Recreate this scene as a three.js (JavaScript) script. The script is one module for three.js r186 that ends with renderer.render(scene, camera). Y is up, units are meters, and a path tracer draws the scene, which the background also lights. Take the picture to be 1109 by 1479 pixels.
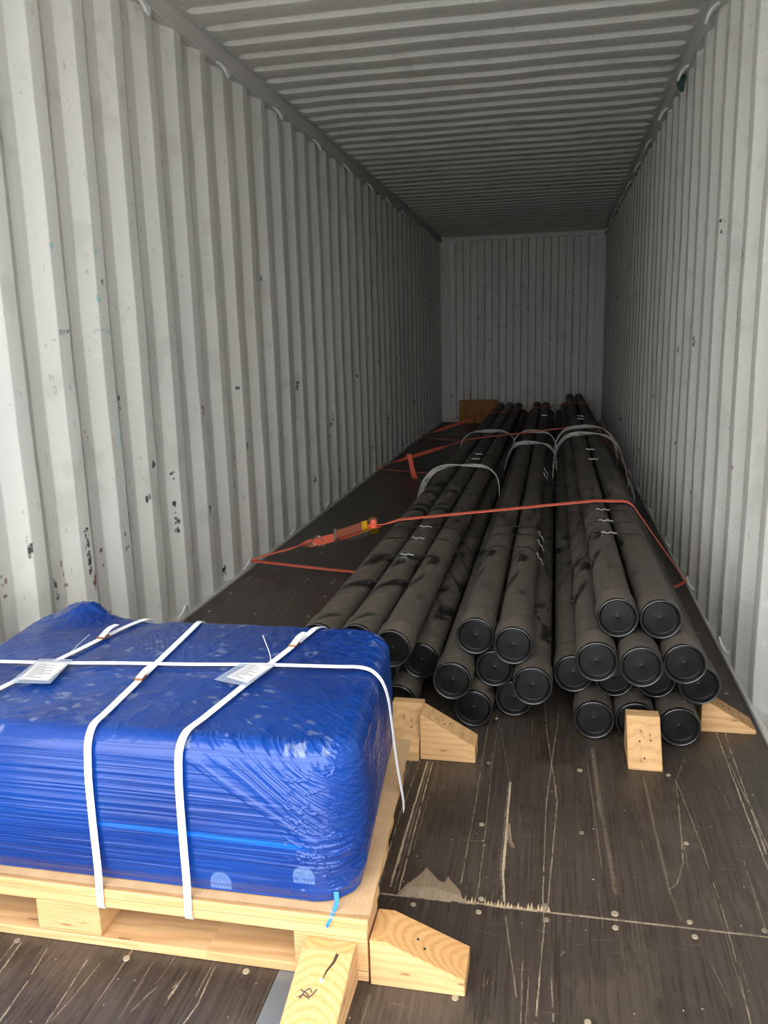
import * as THREE from 'three';
import { mergeGeometries } from 'three/addons/utils/BufferGeometryUtils.js';
import { RoundedBoxGeometry } from 'three/addons/geometries/RoundedBoxGeometry.js';

// ---------------------------------------------------------------- camera, sky, exposure
const scene = new THREE.Scene();
const renderer = new THREE.WebGLRenderer({ antialias: true });
renderer.toneMapping = THREE.LinearToneMapping;
renderer.toneMappingExposure = 1.0;
renderer.shadowMap.enabled = true;

const camera = new THREE.PerspectiveCamera(64.04, 1109 / 1479, 0.05, 200);
{
  const yaw = -0.20776, pitch = -0.206745, roll = -0.026458;
  const f = new THREE.Vector3(Math.sin(yaw) * Math.cos(pitch), Math.sin(pitch), -Math.cos(yaw) * Math.cos(pitch));
  const r = new THREE.Vector3().crossVectors(f, new THREE.Vector3(0, 1, 0)).normalize();
  const u = new THREE.Vector3().crossVectors(r, f);
  const r2 = r.clone().multiplyScalar(Math.cos(roll)).addScaledVector(u, Math.sin(roll));
  const u2 = u.clone().multiplyScalar(Math.cos(roll)).addScaledVector(r, -Math.sin(roll));
  const m = new THREE.Matrix4().makeBasis(r2, u2, f.clone().negate());
  camera.quaternion.setFromRotationMatrix(m);
  camera.position.set(1.6862, 1.26137, 0.62174);
}
scene.add(camera);

// ---------------------------------------------------------------- noise
function hash(x, y, z) {
  let h = Math.imul(x | 0, 374761393) ^ Math.imul(y | 0, 668265263) ^ Math.imul(z | 0, 2147483647 - 1274126177);
  h = Math.imul(h ^ (h >>> 13), 1274126177); h ^= h >>> 16;
  return (h >>> 0) / 4294967296;
}
const sm = (t) => t * t * (3 - 2 * t);
const mix = (a, b, t) => a + (b - a) * t;
const clamp = (v, a = 0, b = 1) => Math.min(b, Math.max(a, v));
const ss = (a, b, v) => sm(clamp((v - a) / (b - a)));
function n2(x, y, s = 0) {
  const xi = Math.floor(x), yi = Math.floor(y), u = sm(x - xi), v = sm(y - yi);
  return mix(mix(hash(xi, yi, s), hash(xi + 1, yi, s), u), mix(hash(xi, yi + 1, s), hash(xi + 1, yi + 1, s), u), v);
}
function fbm(x, y, s = 0, o = 4) { let a = 0.5, t = 0, w = 0; for (let i = 0; i < o; i++) { t += a * n2(x, y, s + i * 17); w += a; a *= 0.5; x *= 2.03; y *= 2.03; } return t / w; }
let seed = 12345;
const rnd = () => { seed = (Math.imul(seed, 1664525) + 1013904223) >>> 0; return seed / 4294967296; };
const rr = (a, b) => a + (b - a) * rnd();

// overcast daylight sky
{
  const w = 256, h = 128, d = new Float32Array(w * h * 4);
  for (let y = 0; y < h; y++) for (let x = 0; x < w; x++) {
    const el = ((y + 0.5) / h - 0.5) * Math.PI, i = (y * w + x) * 4, up = Math.max(0, Math.sin(el));
    const az = (x / w) * Math.PI * 2;
    const c = 0.92 + 0.16 * fbm(3 * Math.cos(az) * Math.cos(el) + 9, 3 * Math.sin(az) * Math.cos(el) + 4 * up, 5);
    const L = 6.7 * (1.0 + 0.1 * up) * c;
    d[i] = L * 0.955; d[i + 1] = L * 0.985; d[i + 2] = L * 1.05; d[i + 3] = 1;
  }
  const t = new THREE.DataTexture(d, w, h, THREE.RGBAFormat, THREE.FloatType);
  t.mapping = THREE.EquirectangularReflectionMapping; t.magFilter = t.minFilter = THREE.LinearFilter; t.needsUpdate = true;
  scene.background = t; scene.environment = t;
}

// ---------------------------------------------------------------- helpers
const taken = {};
function numbered(n) { if (!(n in taken)) { taken[n] = 0; return n; } taken[n]++; return n + '_' + String(taken[n]).padStart(3, '0'); }
function sh(o) { o.castShadow = true; o.receiveShadow = true; return o; }
function part(parent, name, geo, mat, label) { const m = sh(new THREE.Mesh(geo, mat)); m.name = name; if (label) m.userData.label = label; parent.add(m); return m; }
function thing(name, label, category, group, pos = [0, 0, 0]) {
  const g = new THREE.Group(); g.name = numbered(name); g.position.set(...pos); g.userData = { label, category }; if (group) g.userData.group = group; scene.add(g); return g;
}
function thingMesh(name, geo, mat, label, category, group) { const m = sh(new THREE.Mesh(geo, mat)); m.name = numbered(name); m.userData = { label, category }; if (group) m.userData.group = group; scene.add(m); return m; }
function structGroup(name, label, category) { const g = new THREE.Group(); g.name = name; g.userData = { kind: 'structure', label, category }; scene.add(g); return g; }
function struct(name, geo, mat, label, category) { const m = sh(new THREE.Mesh(geo, mat)); m.name = name; m.userData = { kind: 'structure', label, category }; scene.add(m); return m; }
const V = (x, y, z) => new THREE.Vector3(x, y, z);
function box(x0, x1, y0, y1, z0, z1) { const g = new THREE.BoxGeometry(x1 - x0, y1 - y0, Math.abs(z1 - z0)); g.translate((x0 + x1) / 2, (y0 + y1) / 2, (z0 + z1) / 2); return g; }

function canvasTex(w, h, fn, draw, srgb = true) {
  const c = document.createElement('canvas'); c.width = w; c.height = h;
  const ctx = c.getContext('2d');
  if (fn) {
    const im = ctx.createImageData(w, h), d = im.data;
    for (let y = 0; y < h; y++) for (let x = 0; x < w; x++) {
      const o = fn(x, y), i = (y * w + x) * 4;
      d[i] = clamp(o[0], 0, 255); d[i + 1] = clamp(o[1], 0, 255); d[i + 2] = clamp(o[2], 0, 255); d[i + 3] = o.length > 3 ? o[3] : 255;
    }
    ctx.putImageData(im, 0, 0);
  }
  if (draw) draw(ctx);
  const t = new THREE.CanvasTexture(c); t.wrapS = t.wrapT = THREE.RepeatWrapping;
  if (srgb) t.colorSpace = THREE.SRGBColorSpace;
  return t;
}
const std = (o) => new THREE.MeshStandardMaterial(o);

// indexed grid: pts[j][i] -> Vector3, uv fn
function grid(nu, nv, pos, uv, flip = false) {
  const P = [], U = [], I = [];
  for (let j = 0; j < nv; j++) for (let i = 0; i < nu; i++) { const p = pos(i, j); P.push(p[0], p[1], p[2]); const t = uv(i, j, p); U.push(t[0], t[1]); }
  for (let j = 0; j < nv - 1; j++) for (let i = 0; i < nu - 1; i++) {
    const a = j * nu + i, b = a + 1, c = a + nu, d = c + 1;
    if (flip) I.push(a, c, b, b, c, d); else I.push(a, b, c, b, d, c);
  }
  const g = new THREE.BufferGeometry();
  g.setAttribute('position', new THREE.Float32BufferAttribute(P, 3)); g.setAttribute('uv', new THREE.Float32BufferAttribute(U, 2)); g.setIndex(I); g.computeVertexNormals();
  return g;
}
// swept flat webbing; wd(i,p,T) gives the width direction
function ribbon(pts, wd, width, thick) {
  const n = pts.length, P = [], U = [], I = [];
  let len = 0; const W = typeof width === 'function' ? width : () => width;
  const rings = [];
  for (let i = 0; i < n; i++) {
    const T = pts[Math.min(n - 1, i + 1)].clone().sub(pts[Math.max(0, i - 1)]).normalize();
    let w = (typeof wd === 'function' ? wd(i / (n - 1), pts[i], T) : wd).clone();
    w.addScaledVector(T, -w.dot(T)).normalize();
    const N = T.clone().cross(w).normalize(), hw = W(i / (n - 1)) / 2, ht = thick / 2;
    const q = [[-hw, -ht], [hw, -ht], [hw, ht], [-hw, ht]].map(([a, b]) => pts[i].clone().addScaledVector(w, a).addScaledVector(N, b));
    if (i) len += pts[i].distanceTo(pts[i - 1]);
    rings.push([q, len]);
  }
  for (let s = 0; s < 4; s++) {
    const base = P.length / 3;
    for (const [q, l] of rings) { const a = q[s], b = q[(s + 1) % 4]; P.push(a.x, a.y, a.z, b.x, b.y, b.z); U.push(0, l, s % 2 ? 0.05 : 1, l); }
    for (let i = 0; i < n - 1; i++) { const a = base + i * 2; I.push(a, a + 2, a + 1, a + 1, a + 2, a + 3); }
  }
  for (const e of [0, n - 1]) { const base = P.length / 3; for (const q of rings[e][0]) { P.push(q.x, q.y, q.z); U.push(0, 0); } I.push(base, base + 1, base + 2, base, base + 2, base + 3); }
  const g = new THREE.BufferGeometry();
  g.setAttribute('position', new THREE.Float32BufferAttribute(P, 3)); g.setAttribute('uv', new THREE.Float32BufferAttribute(U, 2)); g.setIndex(I); g.computeVertexNormals();
  return g;
}
function smoothPts(a, n) { return new THREE.CatmullRomCurve3(a, false, 'centripetal').getPoints(n); }
function tube(a, r, n = 24, rs = 8, closed = false) { return new THREE.TubeGeometry(new THREE.CatmullRomCurve3(a, closed, 'centripetal'), n, r, rs, closed); }
function hull2(pts) { // convex hull, ccw
  const p = pts.slice().sort((a, b) => a[0] - b[0] || a[1] - b[1]); const cr = (o, a, b) => (a[0] - o[0]) * (b[1] - o[1]) - (a[1] - o[1]) * (b[0] - o[0]);
  const half = (q) => { const h = []; for (const t of q) { while (h.length > 1 && cr(h[h.length - 2], h[h.length - 1], t) <= 1e-9) h.pop(); h.push(t); } h.pop(); return h; };
  return [...half(p), ...half(p.reverse())];
}
function circlePts(cs, r, n = 40) { const o = []; for (const [x, y] of cs) for (let k = 0; k < n; k++) { const a = (k / n) * 2 * Math.PI; o.push([x + r * Math.cos(a), y + r * Math.sin(a)]); } return o; }
function densify(h, step) { const o = []; for (let i = 0; i < h.length; i++) { const a = h[i], b = h[(i + 1) % h.length], l = Math.hypot(b[0] - a[0], b[1] - a[1]), n = Math.max(1, Math.ceil(l / step)); for (let k = 0; k < n; k++) o.push([mix(a[0], b[0], k / n), mix(a[1], b[1], k / n)]); } return o; }

// ---------------------------------------------------------------- the container
const W = 2.352, H = 2.726, L = 12.03;
function wallTex(s, marks, light) {
  const w = 2048, h = 1024, U = 6, Vm = 2.75;
  return canvasTex(w, h, (x, y) => {
    const X = (x / w) * U, Y = (1 - y / h) * Vm;
    const big = fbm(X * 1.3, Y * 0.9, s, 3) - 0.5, streak = fbm(X * 22, Y * 1.1, s + 40, 3) - 0.5, fine = hash(x, y, s) - 0.5, blot = fbm(X * 9, Y * 7, s + 80, 4);
    let v = light + big * 16 + streak * 12 + fine * 5;
    v -= 9 * ss(0.62, 0.75, blot);
    const warm = big * 6 + 10;
    // scuffs: thin horizontal scrapes
    const sc = n2(X * 7, Y * 160, s + 7); if (sc > 0.93 && n2(X * 3, Y * 3, s + 9) > 0.55) v += 8;
    // dark rub chips
    const chip = fbm(X * 60, Y * 24, s + 23, 3); if (chip > 0.82) v -= 26;
    return [v + warm * 0.5, v + warm * 0.25, v - warm * 0.6 - 2];
  }, (g) => {
    const px = (u, v) => [(u / U) * w, (1 - v / Vm) * h];
    for (const [z, y0, y1, wd, col, n] of marks) {
      g.fillStyle = col;
      for (let k = 0; k < n; k++) { const yy = mix(y0, y1, rnd()), zz = z + rr(-0.5, 0.5) * wd; const [a, b] = px(zz, yy); g.globalAlpha = rr(0.4, 0.95); g.fillRect(a, b, rr(1, 1 + wd * 260), rr(2, 9)); }
    }
    g.globalAlpha = 1;
  });
}
const black = '#23231f', rust = '#6b4636';
const marksLeft = [
  [2.05, 0.44, 0.61, 0.02, black, 22], [2.07, 0.36, 0.45, 0.015, rust, 8], [2.375, 0.50, 0.71, 0.02, black, 30], [2.40, 0.27, 0.47, 0.02, black, 30], [3.528, 0.49, 0.64, 0.018, black, 26],
  [3.55, 0.15, 0.33, 0.02, black, 16], [3.55, 0.10, 0.30, 0.03, rust, 10], [4.67, 0.42, 0.62, 0.02, black, 24], [3.54, 2.05, 2.36, 0.018, black, 30], [3.53, 2.1, 2.3, 0.02, rust, 8], [4.68, 2.04, 2.4, 0.02, black, 30],
  [4.40, 1.75, 1.95, 0.02, black, 16], [4.99, 1.6, 1.8, 0.02, black, 16], [3.53, 1.25, 1.45, 0.02, black, 18], [2.30, 1.45, 1.455, 0.03, '#8fb9ba', 3], [2.004, 1.61, 1.62, 0.03, '#8fb9ba', 3], [2.30, 1.61, 1.625, 0.025, '#93bcbf', 3],
  [2.93, 2.04, 2.06, 0.01, black, 3], [2.667, 2.17, 2.18, 0.01, '#1f6b55', 2], [2.33, 1.51, 1.52, 0.02, black, 3], [2.67, 1.34, 1.36, 0.012, black, 3], [4.2, 1.64, 1.66, 0.012, black, 3], [1.86, 1.89, 1.95, 0.006, black, 8],
  [2.36, 0.9, 1.0, 0.06, '#b9d3cf', 14],
];
for (let k = 0; k < 9; k++) { marksLeft.push([2.023 + k * 0.008, 1.327, 1.3275, 0.004, '#55686b', 1]); marksLeft.push([2.268 + k * 0.011, 1.331, 1.3315, 0.004, '#5f8d92', 1]); }
for (let k = 0; k < 60; k++) { const z = rr(0.2, 5.9), y = rr(0.05, 1.1); marksLeft.push([z, y, y + rr(0.02, 0.12), 0.02, rnd() > 0.7 ? rust : black, 3 + Math.floor(rnd() * 4)]); }
const marksRight = [[2.33, 0.34, 0.45, 0.02, black, 12], [2.1, 0.2, 0.4, 0.05, '#d9dcd2', 10]];
for (let k = 0; k < 70; k++) { const z = rr(0.2, 5.9), y = rr(0.05, 1.9); marksRight.push([z, y, y + rr(0.02, 0.12), 0.015, rnd() > 0.75 ? rust : black, 2 + Math.floor(rnd() * 3)]); }
const wallMatL = std({ map: wallTex(3, marksLeft, 202), roughness: 0.5 });
const roofMat = std({ map: wallTex(603, [], 196), roughness: 0.55 });
const wallMatR = std({ map: wallTex(303, marksRight, 200), roughness: 0.5 });
const paintTex = canvasTex(512, 512, (x, y) => { const v = 196 + (fbm(x / 40, y / 40, 91, 4) - 0.5) * 26 + (hash(x, y, 4) - 0.5) * 5 - 20 * ss(0.62, 0.75, fbm(x / 14, y / 14, 55, 3)); return [v + 4, v + 1, v - 7]; });
const paint = std({ map: paintTex, roughness: 0.5 });
const ringMat = std({ color: '#c6c5bd', roughness: 0.45 });

// trapezoid profile: list of [z, depth 0..1]
function trapezoid(z0, z1, pitch, flatIn, slope, flatOut, phase, bend = 0.004) {
  const out = []; const k0 = Math.floor((z0 - phase) / pitch) - 1, k1 = Math.ceil((z1 - phase) / pitch) + 1;
  for (let k = k0; k <= k1; k++) {
    const b = phase + k * pitch; // far end of inner flat at b; before that the flat
    const c = [[b - flatIn, 0], [b, 0], [b + slope, 1], [b + slope + flatOut, 1]];
    for (const [z, d] of c) out.push([z, d]);
  }
  const f = out.filter(([z]) => z > z0 && z < z1);
  const at = (z) => { for (let i = 0; i < out.length - 1; i++) if (out[i][0] <= z && out[i + 1][0] >= z) return mix(out[i][1], out[i + 1][1], (z - out[i][0]) / (out[i + 1][0] - out[i][0])); return 0; };
  const r = [[z0, at(z0)]];
  for (const [z, d] of f) { r.push([z - bend, at(z - bend)]); r.push([z + bend, at(z + bend)]); }
  r.push([z1, at(z1)]);
  return r;
}
function sideWall(name, xin, sign, phase, mat, label) {
  const pr = trapezoid(0.02, L, 0.2815, 0.072, 0.068, 0.073, phase), ny = 22, y0 = 0.012, y1 = H - 0.07;
  const P = (off) => (i, j) => {
    const [z, d] = pr[i], y = mix(y0, y1, j / (ny - 1));
    const dent = (fbm(z * 2.2, y * 1.6, sign + 5, 3) - 0.5) * 0.012 * ss(0, 0.1, y) * ss(0, 0.1, y1 - y) + (n2(z * 9, y * 5, sign + 11) - 0.5) * 0.004;
    return [xin - sign * (d * 0.036 + off) + dent, y, -z];
  };
  const uv = (i, j, p) => [-p[2] / 6, p[1] / 2.75];
  const g = mergeGeometries([grid(pr.length, ny, P(0), uv, sign < 0), grid(pr.length, ny, P(0.004), uv, sign > 0)]);
  return struct(name, g, mat, label, 'wall');
}
const wallL = sideWall('wall_left', -0.010, 1, 2.93, wallMatL, 'grey corrugated steel side wall behind the blue wrapped load');
const wallR = sideWall('wall_right', W + 0.010, -1, 2.80, wallMatR, 'grey corrugated steel side wall beside the four-row pipe bundle');

// end wall
{
  const pr = trapezoid(0.115, W - 0.115, 0.214, 0.088, 0.019, 0.088, 0.2, 0.003), ny = 8;
  const P = (off) => (i, j) => { const [x, d] = pr[i], y = mix(0.05, H - 0.06, j / (ny - 1)); return [x, y, -L + 0.0 - d * 0.045 - off + (n2(x * 4, y * 2, 77) - 0.5) * 0.006]; };
  const uv = (i, j, p) => [p[0] / 6 + 0.37, p[1] / 2.75];
  const back = structGroup('wall_back', 'dim corrugated end wall at the closed end of the container', 'wall');
  part(back, 'corrugated_sheet', mergeGeometries([grid(pr.length, ny, P(0), uv, false), grid(pr.length, ny, P(0.004), uv, true)]), wallMatR);
  part(back, 'header_rail', box(0.0, W, H - 0.062, H + 0.02, -L - 0.06, -L + 0.015), paint);
  part(back, 'sill_rail', box(-0.065, W + 0.065, -0.16, 0.055, -L - 0.06, -L + 0.025), paint);
  for (const s of [0, 1]) {
    const x = s ? W - 0.118 : -0.05;
    part(back, 'corner_post', box(x, x + 0.168, 0, H - 0.1, -L - 0.06, -L + 0.02), paint);
    part(back, 'corner_casting', box(x, x + 0.172 - s * 0.004, H - 0.095, H + 0.01, -L - 0.06, -L + 0.03), paint);
    part(back, 'corner_casting', box(x + 0.02, x + 0.15, H - 0.25, H - 0.235, -L + 0.02, -L + 0.026), paint);
    part(back, 'weld_plate', box(x + 0.02, x + 0.15, 1.245, 1.257, -L + 0.02, -L + 0.027), paint);
  }
}
// roof
{
  const pr = trapezoid(0.0, L, 0.2128, 0.090, 0.0164, 0.090, 3.10, 0.0025);
  const xs = [-0.06, 0.0, 0.02]; for (let k = 0; k <= 8; k++) xs.push(0.024 + k * 0.006); for (let k = 1; k < 12; k++) xs.push(mix(0.08, W - 0.08, k / 12)); for (let k = 8; k >= 0; k--) xs.push(W - 0.024 - k * 0.006); xs.push(W - 0.02, W, W + 0.06);
  const P = (off) => (i, j) => {
    const [z, d] = pr[j], x = xs[i], e = Math.min(x, W - x), amp = e < 0.024 ? 0 : Math.sqrt(clamp((e - 0.024) / 0.045));
    return [x, H + 0.012 + (d - 0.5) * 0.024 * amp + off + (n2(x * 3, z * 2, 21) - 0.5) * 0.008 * amp, -z];
  };
  const g = mergeGeometries([grid(xs.length, pr.length, P(0), (i, j, p) => [-p[2] / 6, p[0] / 2.75], true), grid(xs.length, pr.length, P(0.004), (i, j, p) => [-p[2] / 6, p[0] / 2.75], false)]);
  struct('ceiling', g, roofMat, 'grey steel container roof with crosswise ribs', 'ceiling');
}
// lashing ring geometry (local: hangs along -y from a wall at x=0, bulges to +x)
const ringGeo = tube([V(0, 0.0, -0.028), V(0.012, -0.004, -0.028), V(0.036, -0.03, -0.026), V(0.046, -0.058, -0.010), V(0.046, -0.058, 0.010), V(0.036, -0.03, 0.026), V(0.012, -0.004, 0.028), V(0, 0, 0.028)], 0.0085, 28, 7);
const ringGeoUp = tube([V(0, 0.0, -0.026), V(0.012, 0.004, -0.028), V(0.03, 0.028, -0.024), V(0.036, 0.05, -0.008), V(0.036, 0.05, 0.008), V(0.03, 0.028, 0.024), V(0.012, 0.004, 0.028), V(0, 0, 0.026)], 0.0068, 28, 7);
{
  const mk = (n, label) => structGroup(n, label, 'rail');
  const tl = mk('trim_1', 'painted steel top rail above the wall behind the blue load'), tr = mk('trim_2', 'painted steel top rail with a green scrap hanging from its ring'), bl = mk('trim_3', 'steel bottom rail with rings holding the orange straps beside the blue load'), br = mk('trim_4', 'steel bottom rail with rings beside the four-row pipe bundle');
  part(tl, 'top_rail', box(-0.065, 0.004, H - 0.08, H + 0.01, 0, -L), paint);
  part(tr, 'top_rail', box(W - 0.004, W + 0.065, H - 0.08, H + 0.01, 0, -L), paint);
  part(bl, 'bottom_rail', box(-0.07, -0.0005, -0.16, 0.012, 0, -L), paint);
  part(br, 'bottom_rail', box(W + 0.0005, W + 0.07, -0.16, 0.012, 0, -L), paint);
  for (let k = -2; k < 10; k++) {
    const zl = -3.63 - k * 0.8475, zr = -3.52 - k * 0.8475;
    if (zl > -L + 0.1) {
      part(tl, 'lashing_ring', ringGeo, ringMat).position.set(0.0, H - 0.083, zl);
      part(bl, 'lashing_ring', ringGeoUp, ringMat).position.set(-0.03, 0.014, zl);
    }
    for (const [p, g, y] of [[tr, ringGeo, H - 0.083], [br, ringGeoUp, 0.014]]) { const m = part(p, 'lashing_ring', g, ringMat); m.rotation.y = Math.PI; m.position.set(W + (y > 1 ? 0 : 0.03), y, zr); }
  }
}
// door end frame, out of view, closes the shell
{
  const dr = structGroup('trim_5', 'painted steel frame around the open container doorway', 'door frame');
  part(dr, 'door_header', box(-0.07, W + 0.07, H - 0.09, H + 0.12, 0, 0.1), paint);
  part(dr, 'door_post', box(-0.07, 0.0, -0.16, H, 0, 0.1), paint);
  part(dr, 'door_post', box(W, W + 0.07, -0.16, H, 0, 0.1), paint);
  part(dr, 'door_sill', box(-0.07, W + 0.07, -0.18, -0.002, 0, 0.1), paint);
}
// yard outside
{
  const t = canvasTex(512, 512, (x, y) => { const v = 178 + (fbm(x / 60, y / 60, 301, 4) - 0.5) * 50 + (hash(x, y, 9) - 0.5) * 14; return [v, v - 1, v - 4]; });
  t.repeat.set(10, 10);
  const g = new THREE.PlaneGeometry(60, 60); g.rotateX(-Math.PI / 2); g.translate(1.2, -1.25, 10);
  struct('ground', g, std({ map: t, roughness: 0.95 }), 'pale concrete yard outside the container doors', 'ground');
}

// ---------------------------------------------------------------- floor
function floorPaint(w, h, X0, X1, Z0, Z1, s, draw) {
  return canvasTex(w, h, (x, y) => {
    const X = mix(X0, X1, x / w), Z = mix(Z1, Z0, y / h);
    const grain = fbm(X * 190, Z * 5, s, 3) - 0.5, pore = n2(X * 420, Z * 14, s + 3), big = fbm(X * 2.2, Z * 1.6, s + 8, 4) - 0.5, film = fbm(X * 7, Z * 5, s + 14, 4);
    let r = 60, gg = 51, b = 43;
    const v = grain * 24 + big * 26 - (pore > 0.78 ? 12 : 0) + (hash(x, y, s) - 0.5) * 8;
    r += v; gg += v * 0.96; b += v * 0.9;
    const pale = ss(0.50, 0.66, film + 0.34 * (fbm(X * 120, Z * 34, s + 51, 2) - 0.5)) * 0.15; r = mix(r, 122, pale); gg = mix(gg, 108, pale); b = mix(b, 92, pale);
    const wear = n2(X * 260, Z * 2.6, s + 31); if (wear > 0.945 && n2(X * 6, Z * 2, s + 37) > 0.5) { r += 50; gg += 42; b += 30; }
    return [r, gg, b];
  }, draw);
}
const FZ = 3.46;
const floorNear = floorPaint(2048, 2048, 0, W, 0, FZ, 700, (g) => {
  const px = (x, z) => [(x / W) * 2048, (1 - z / FZ) * 2048];
  const jit = (pts) => { const o = []; for (let i = 0; i < pts.length - 1; i++) { const a = pts[i], b = pts[i + 1], n = Math.ceil(Math.hypot(b[0] - a[0], b[1] - a[1]) / 0.02); for (let k = 0; k < n; k++) o.push([mix(a[0], b[0], k / n), mix(a[1], b[1], k / n)]); } o.push(pts[pts.length - 1]); return o; };
  const line = (pts, wd, col, al, jitter = 0.0008) => {
    if (wd >= 5) { const n = Math.round(wd * 1.1); for (let k = 0; k < n; k++) { const o = rr(-0.5, 0.5) * wd * 0.0012, a = Math.floor(rnd() * 3) ? 0 : 1; line(pts.slice(0, pts.length - (a && pts.length > 2 ? 1 : 0)).map(([x, z]) => [x + o, z + rr(-0.03, 0.03) * (pts.length > 2 ? 0 : 1)]), rr(1.4, 3.4), col, Math.min(1, al * rr(0.55, 1.1)), 0.0006); } return; }
    const q = jit(pts); g.strokeStyle = col; g.lineCap = 'round';
    for (let i = 0; i < q.length - 1; i++) { if (rnd() < 0.06) continue; g.globalAlpha = al * rr(0.5, 1); g.lineWidth = wd * rr(0.45, 0.85); g.beginPath(); const a = px(q[i][0] + rr(-jitter, jitter), q[i][1]), b = px(q[i + 1][0] + rr(-jitter, jitter), q[i + 1][1]); g.moveTo(...a); g.lineTo(...b); g.stroke(); }
    g.globalAlpha = 1;
  };
  const pale = '#b9a888', tan = '#9c8467', dim = '#7d6d59';
  const S = [
    [[[1.34, 1.64], [1.344, 1.315], [1.348, 1.039]], 4, pale, 0.9], [[[1.324, 1.64], [1.324, 1.295], [1.325, 1.048]], 5, pale, 0.9], [[[1.332, 1.75], [1.334, 1.3], [1.337, 1.03]], 2, pale, 0.8], [[[1.303, 1.7], [1.293, 1.358], [1.297, 1.05]], 3, pale, 0.8], [[[1.276, 1.9], [1.272, 1.1]], 3, tan, 0.8], [[[1.36, 2.2], [1.358, 1.6], [1.355, 1.2]], 2, pale, 0.6], [[[1.385, 2.1], [1.38, 1.7]], 3, pale, 0.6], [[[1.40, 2.0], [1.395, 1.75]], 2, pale, 0.6],
    [[[1.50, 2.0], [1.487, 1.896], [1.49, 1.425], [1.488, 1.088]], 2.4, pale, 0.8], [[[1.521, 1.95], [1.519, 1.623], [1.529, 1.25], [1.53, 1.044]], 2.2, pale, 0.65], [[[1.53, 1.9], [1.536, 1.853], [1.581, 1.532]], 2, pale, 0.6],
    [[[1.577, 1.56], [1.578, 1.42], [1.58, 1.29], [1.581, 1.158], [1.591, 1.042]], 9, pale, 0.9], [[[1.583, 1.35], [1.59, 1.28], [1.6, 1.25]], 9, tan, 0.8],
    [[[1.67, 2.1], [1.677, 1.924], [1.711, 1.479], [1.69, 1.047]], 3, pale, 0.85], [[[1.72, 2.1], [1.711, 1.93], [1.682, 1.474], [1.678, 1.069], [1.683, 0.976], [1.67, 0.707], [1.66, 0.5]], 2.6, pale, 0.85],
    [[[1.819, 1.801], [1.827, 1.428], [1.842, 1.11]], 12, dim, 0.5], [[[1.80, 1.7], [1.815, 1.2]], 5, dim, 0.4], [[[2.046, 1.645], [2.025, 1.4], [2.011, 1.257], [1.985, 1.17], [1.963, 1.143]], 2.6, pale, 0.8], [[[2.081, 1.753], [2.046, 1.645], [2.065, 1.339], [2.071, 1.076], [2.069, 0.957], [2.06, 0.7]], 2.4, pale, 0.75],
    [[[2.215, 2.1], [2.212, 1.956], [2.205, 1.489], [2.204, 1.262]], 4, pale, 0.85], [[[2.245, 2.1], [2.239, 1.985], [2.214, 1.305]], 4, pale, 0.8], [[[2.215, 1.774], [2.225, 1.35]], 2.5, pale, 0.8], [[[2.23, 1.9], [2.222, 1.2], [2.21, 0.9]], 2, pale, 0.5], [[[2.155, 1.288], [2.149, 1.033]], 2, pale, 0.6],
    [[[1.958, 1.651], [1.96, 1.4], [1.966, 1.13], [1.977, 1.043]], 6, dim, 0.5], [[[2.014, 0.937], [2.038, 0.811]], 3, dim, 0.6], [[[1.592, 1.03], [1.615, 0.878], [1.632, 0.766]], 2.4, pale, 0.7], [[[1.699, 0.82], [1.703, 0.72]], 4, pale, 0.7], [[[1.64, 0.86], [1.645, 0.6]], 2, pale, 0.6], [[[1.655, 0.82], [1.65, 0.62]], 2, pale, 0.6],
    [[[1.30, 0.98], [1.30, 0.90]], 3, pale, 0.6], [[[1.35, 0.72], [1.345, 0.5]], 3, pale, 0.5],
    [[[0.57, 0.731], [0.58, 0.646], [0.585, 0.55]], 4, pale, 0.75], [[[0.555, 0.731], [0.56, 0.66]], 3, pale, 0.6], [[[0.636, 0.73], [0.652, 0.635], [0.662, 0.535]], 3, pale, 0.75], [[[0.741, 0.71], [0.751, 0.587], [0.756, 0.5]], 3, pale, 0.65], [[[0.774, 0.704], [0.768, 0.611], [0.76, 0.552]], 3, tan, 0.7], [[[0.882, 0.729], [0.887, 0.58]], 3, tan, 0.6], [[[1.016, 0.737], [1.022, 0.64], [1.009, 0.55]], 3.5, pale, 0.8], [[[1.008, 0.735], [1.01, 0.64]], 2.5, pale, 0.7], [[[0.962, 0.701], [0.957, 0.644]], 5, pale, 0.7], [[[0.921, 0.666], [0.901, 0.603]], 4, dim, 0.8],
    [[[0.40, 2.86], [0.39, 3.0], [0.353, 3.33], [0.33, 3.46]], 4, pale, 0.5], [[[0.442, 2.85], [0.393, 3.313]], 5, dim, 0.6], [[[0.48, 2.9], [0.44, 3.25]], 3, dim, 0.6],
  ];
  for (const s of S) line(...s);
  for (let k = 0; k < 320; k++) { const x = rr(0.02, W - 0.02), z = rr(0.3, 3.4), l = rr(0.02, 0.16); line([[x, z], [x + rr(-0.006, 0.006), z + l]], rr(0.8, 2.2), rnd() > 0.5 ? pale : dim, rr(0.2, 0.55), 0.001); }
  for (let k = 0; k < 160; k++) { const x = rr(1.3, W - 0.05), z = rr(0.5, 2.0), l = rr(0.01, 0.05); line([[x, z], [x + l, z + rr(-0.01, 0.01)]], rr(0.8, 2.4), dim, rr(0.3, 0.6), 0.001); }
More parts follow.
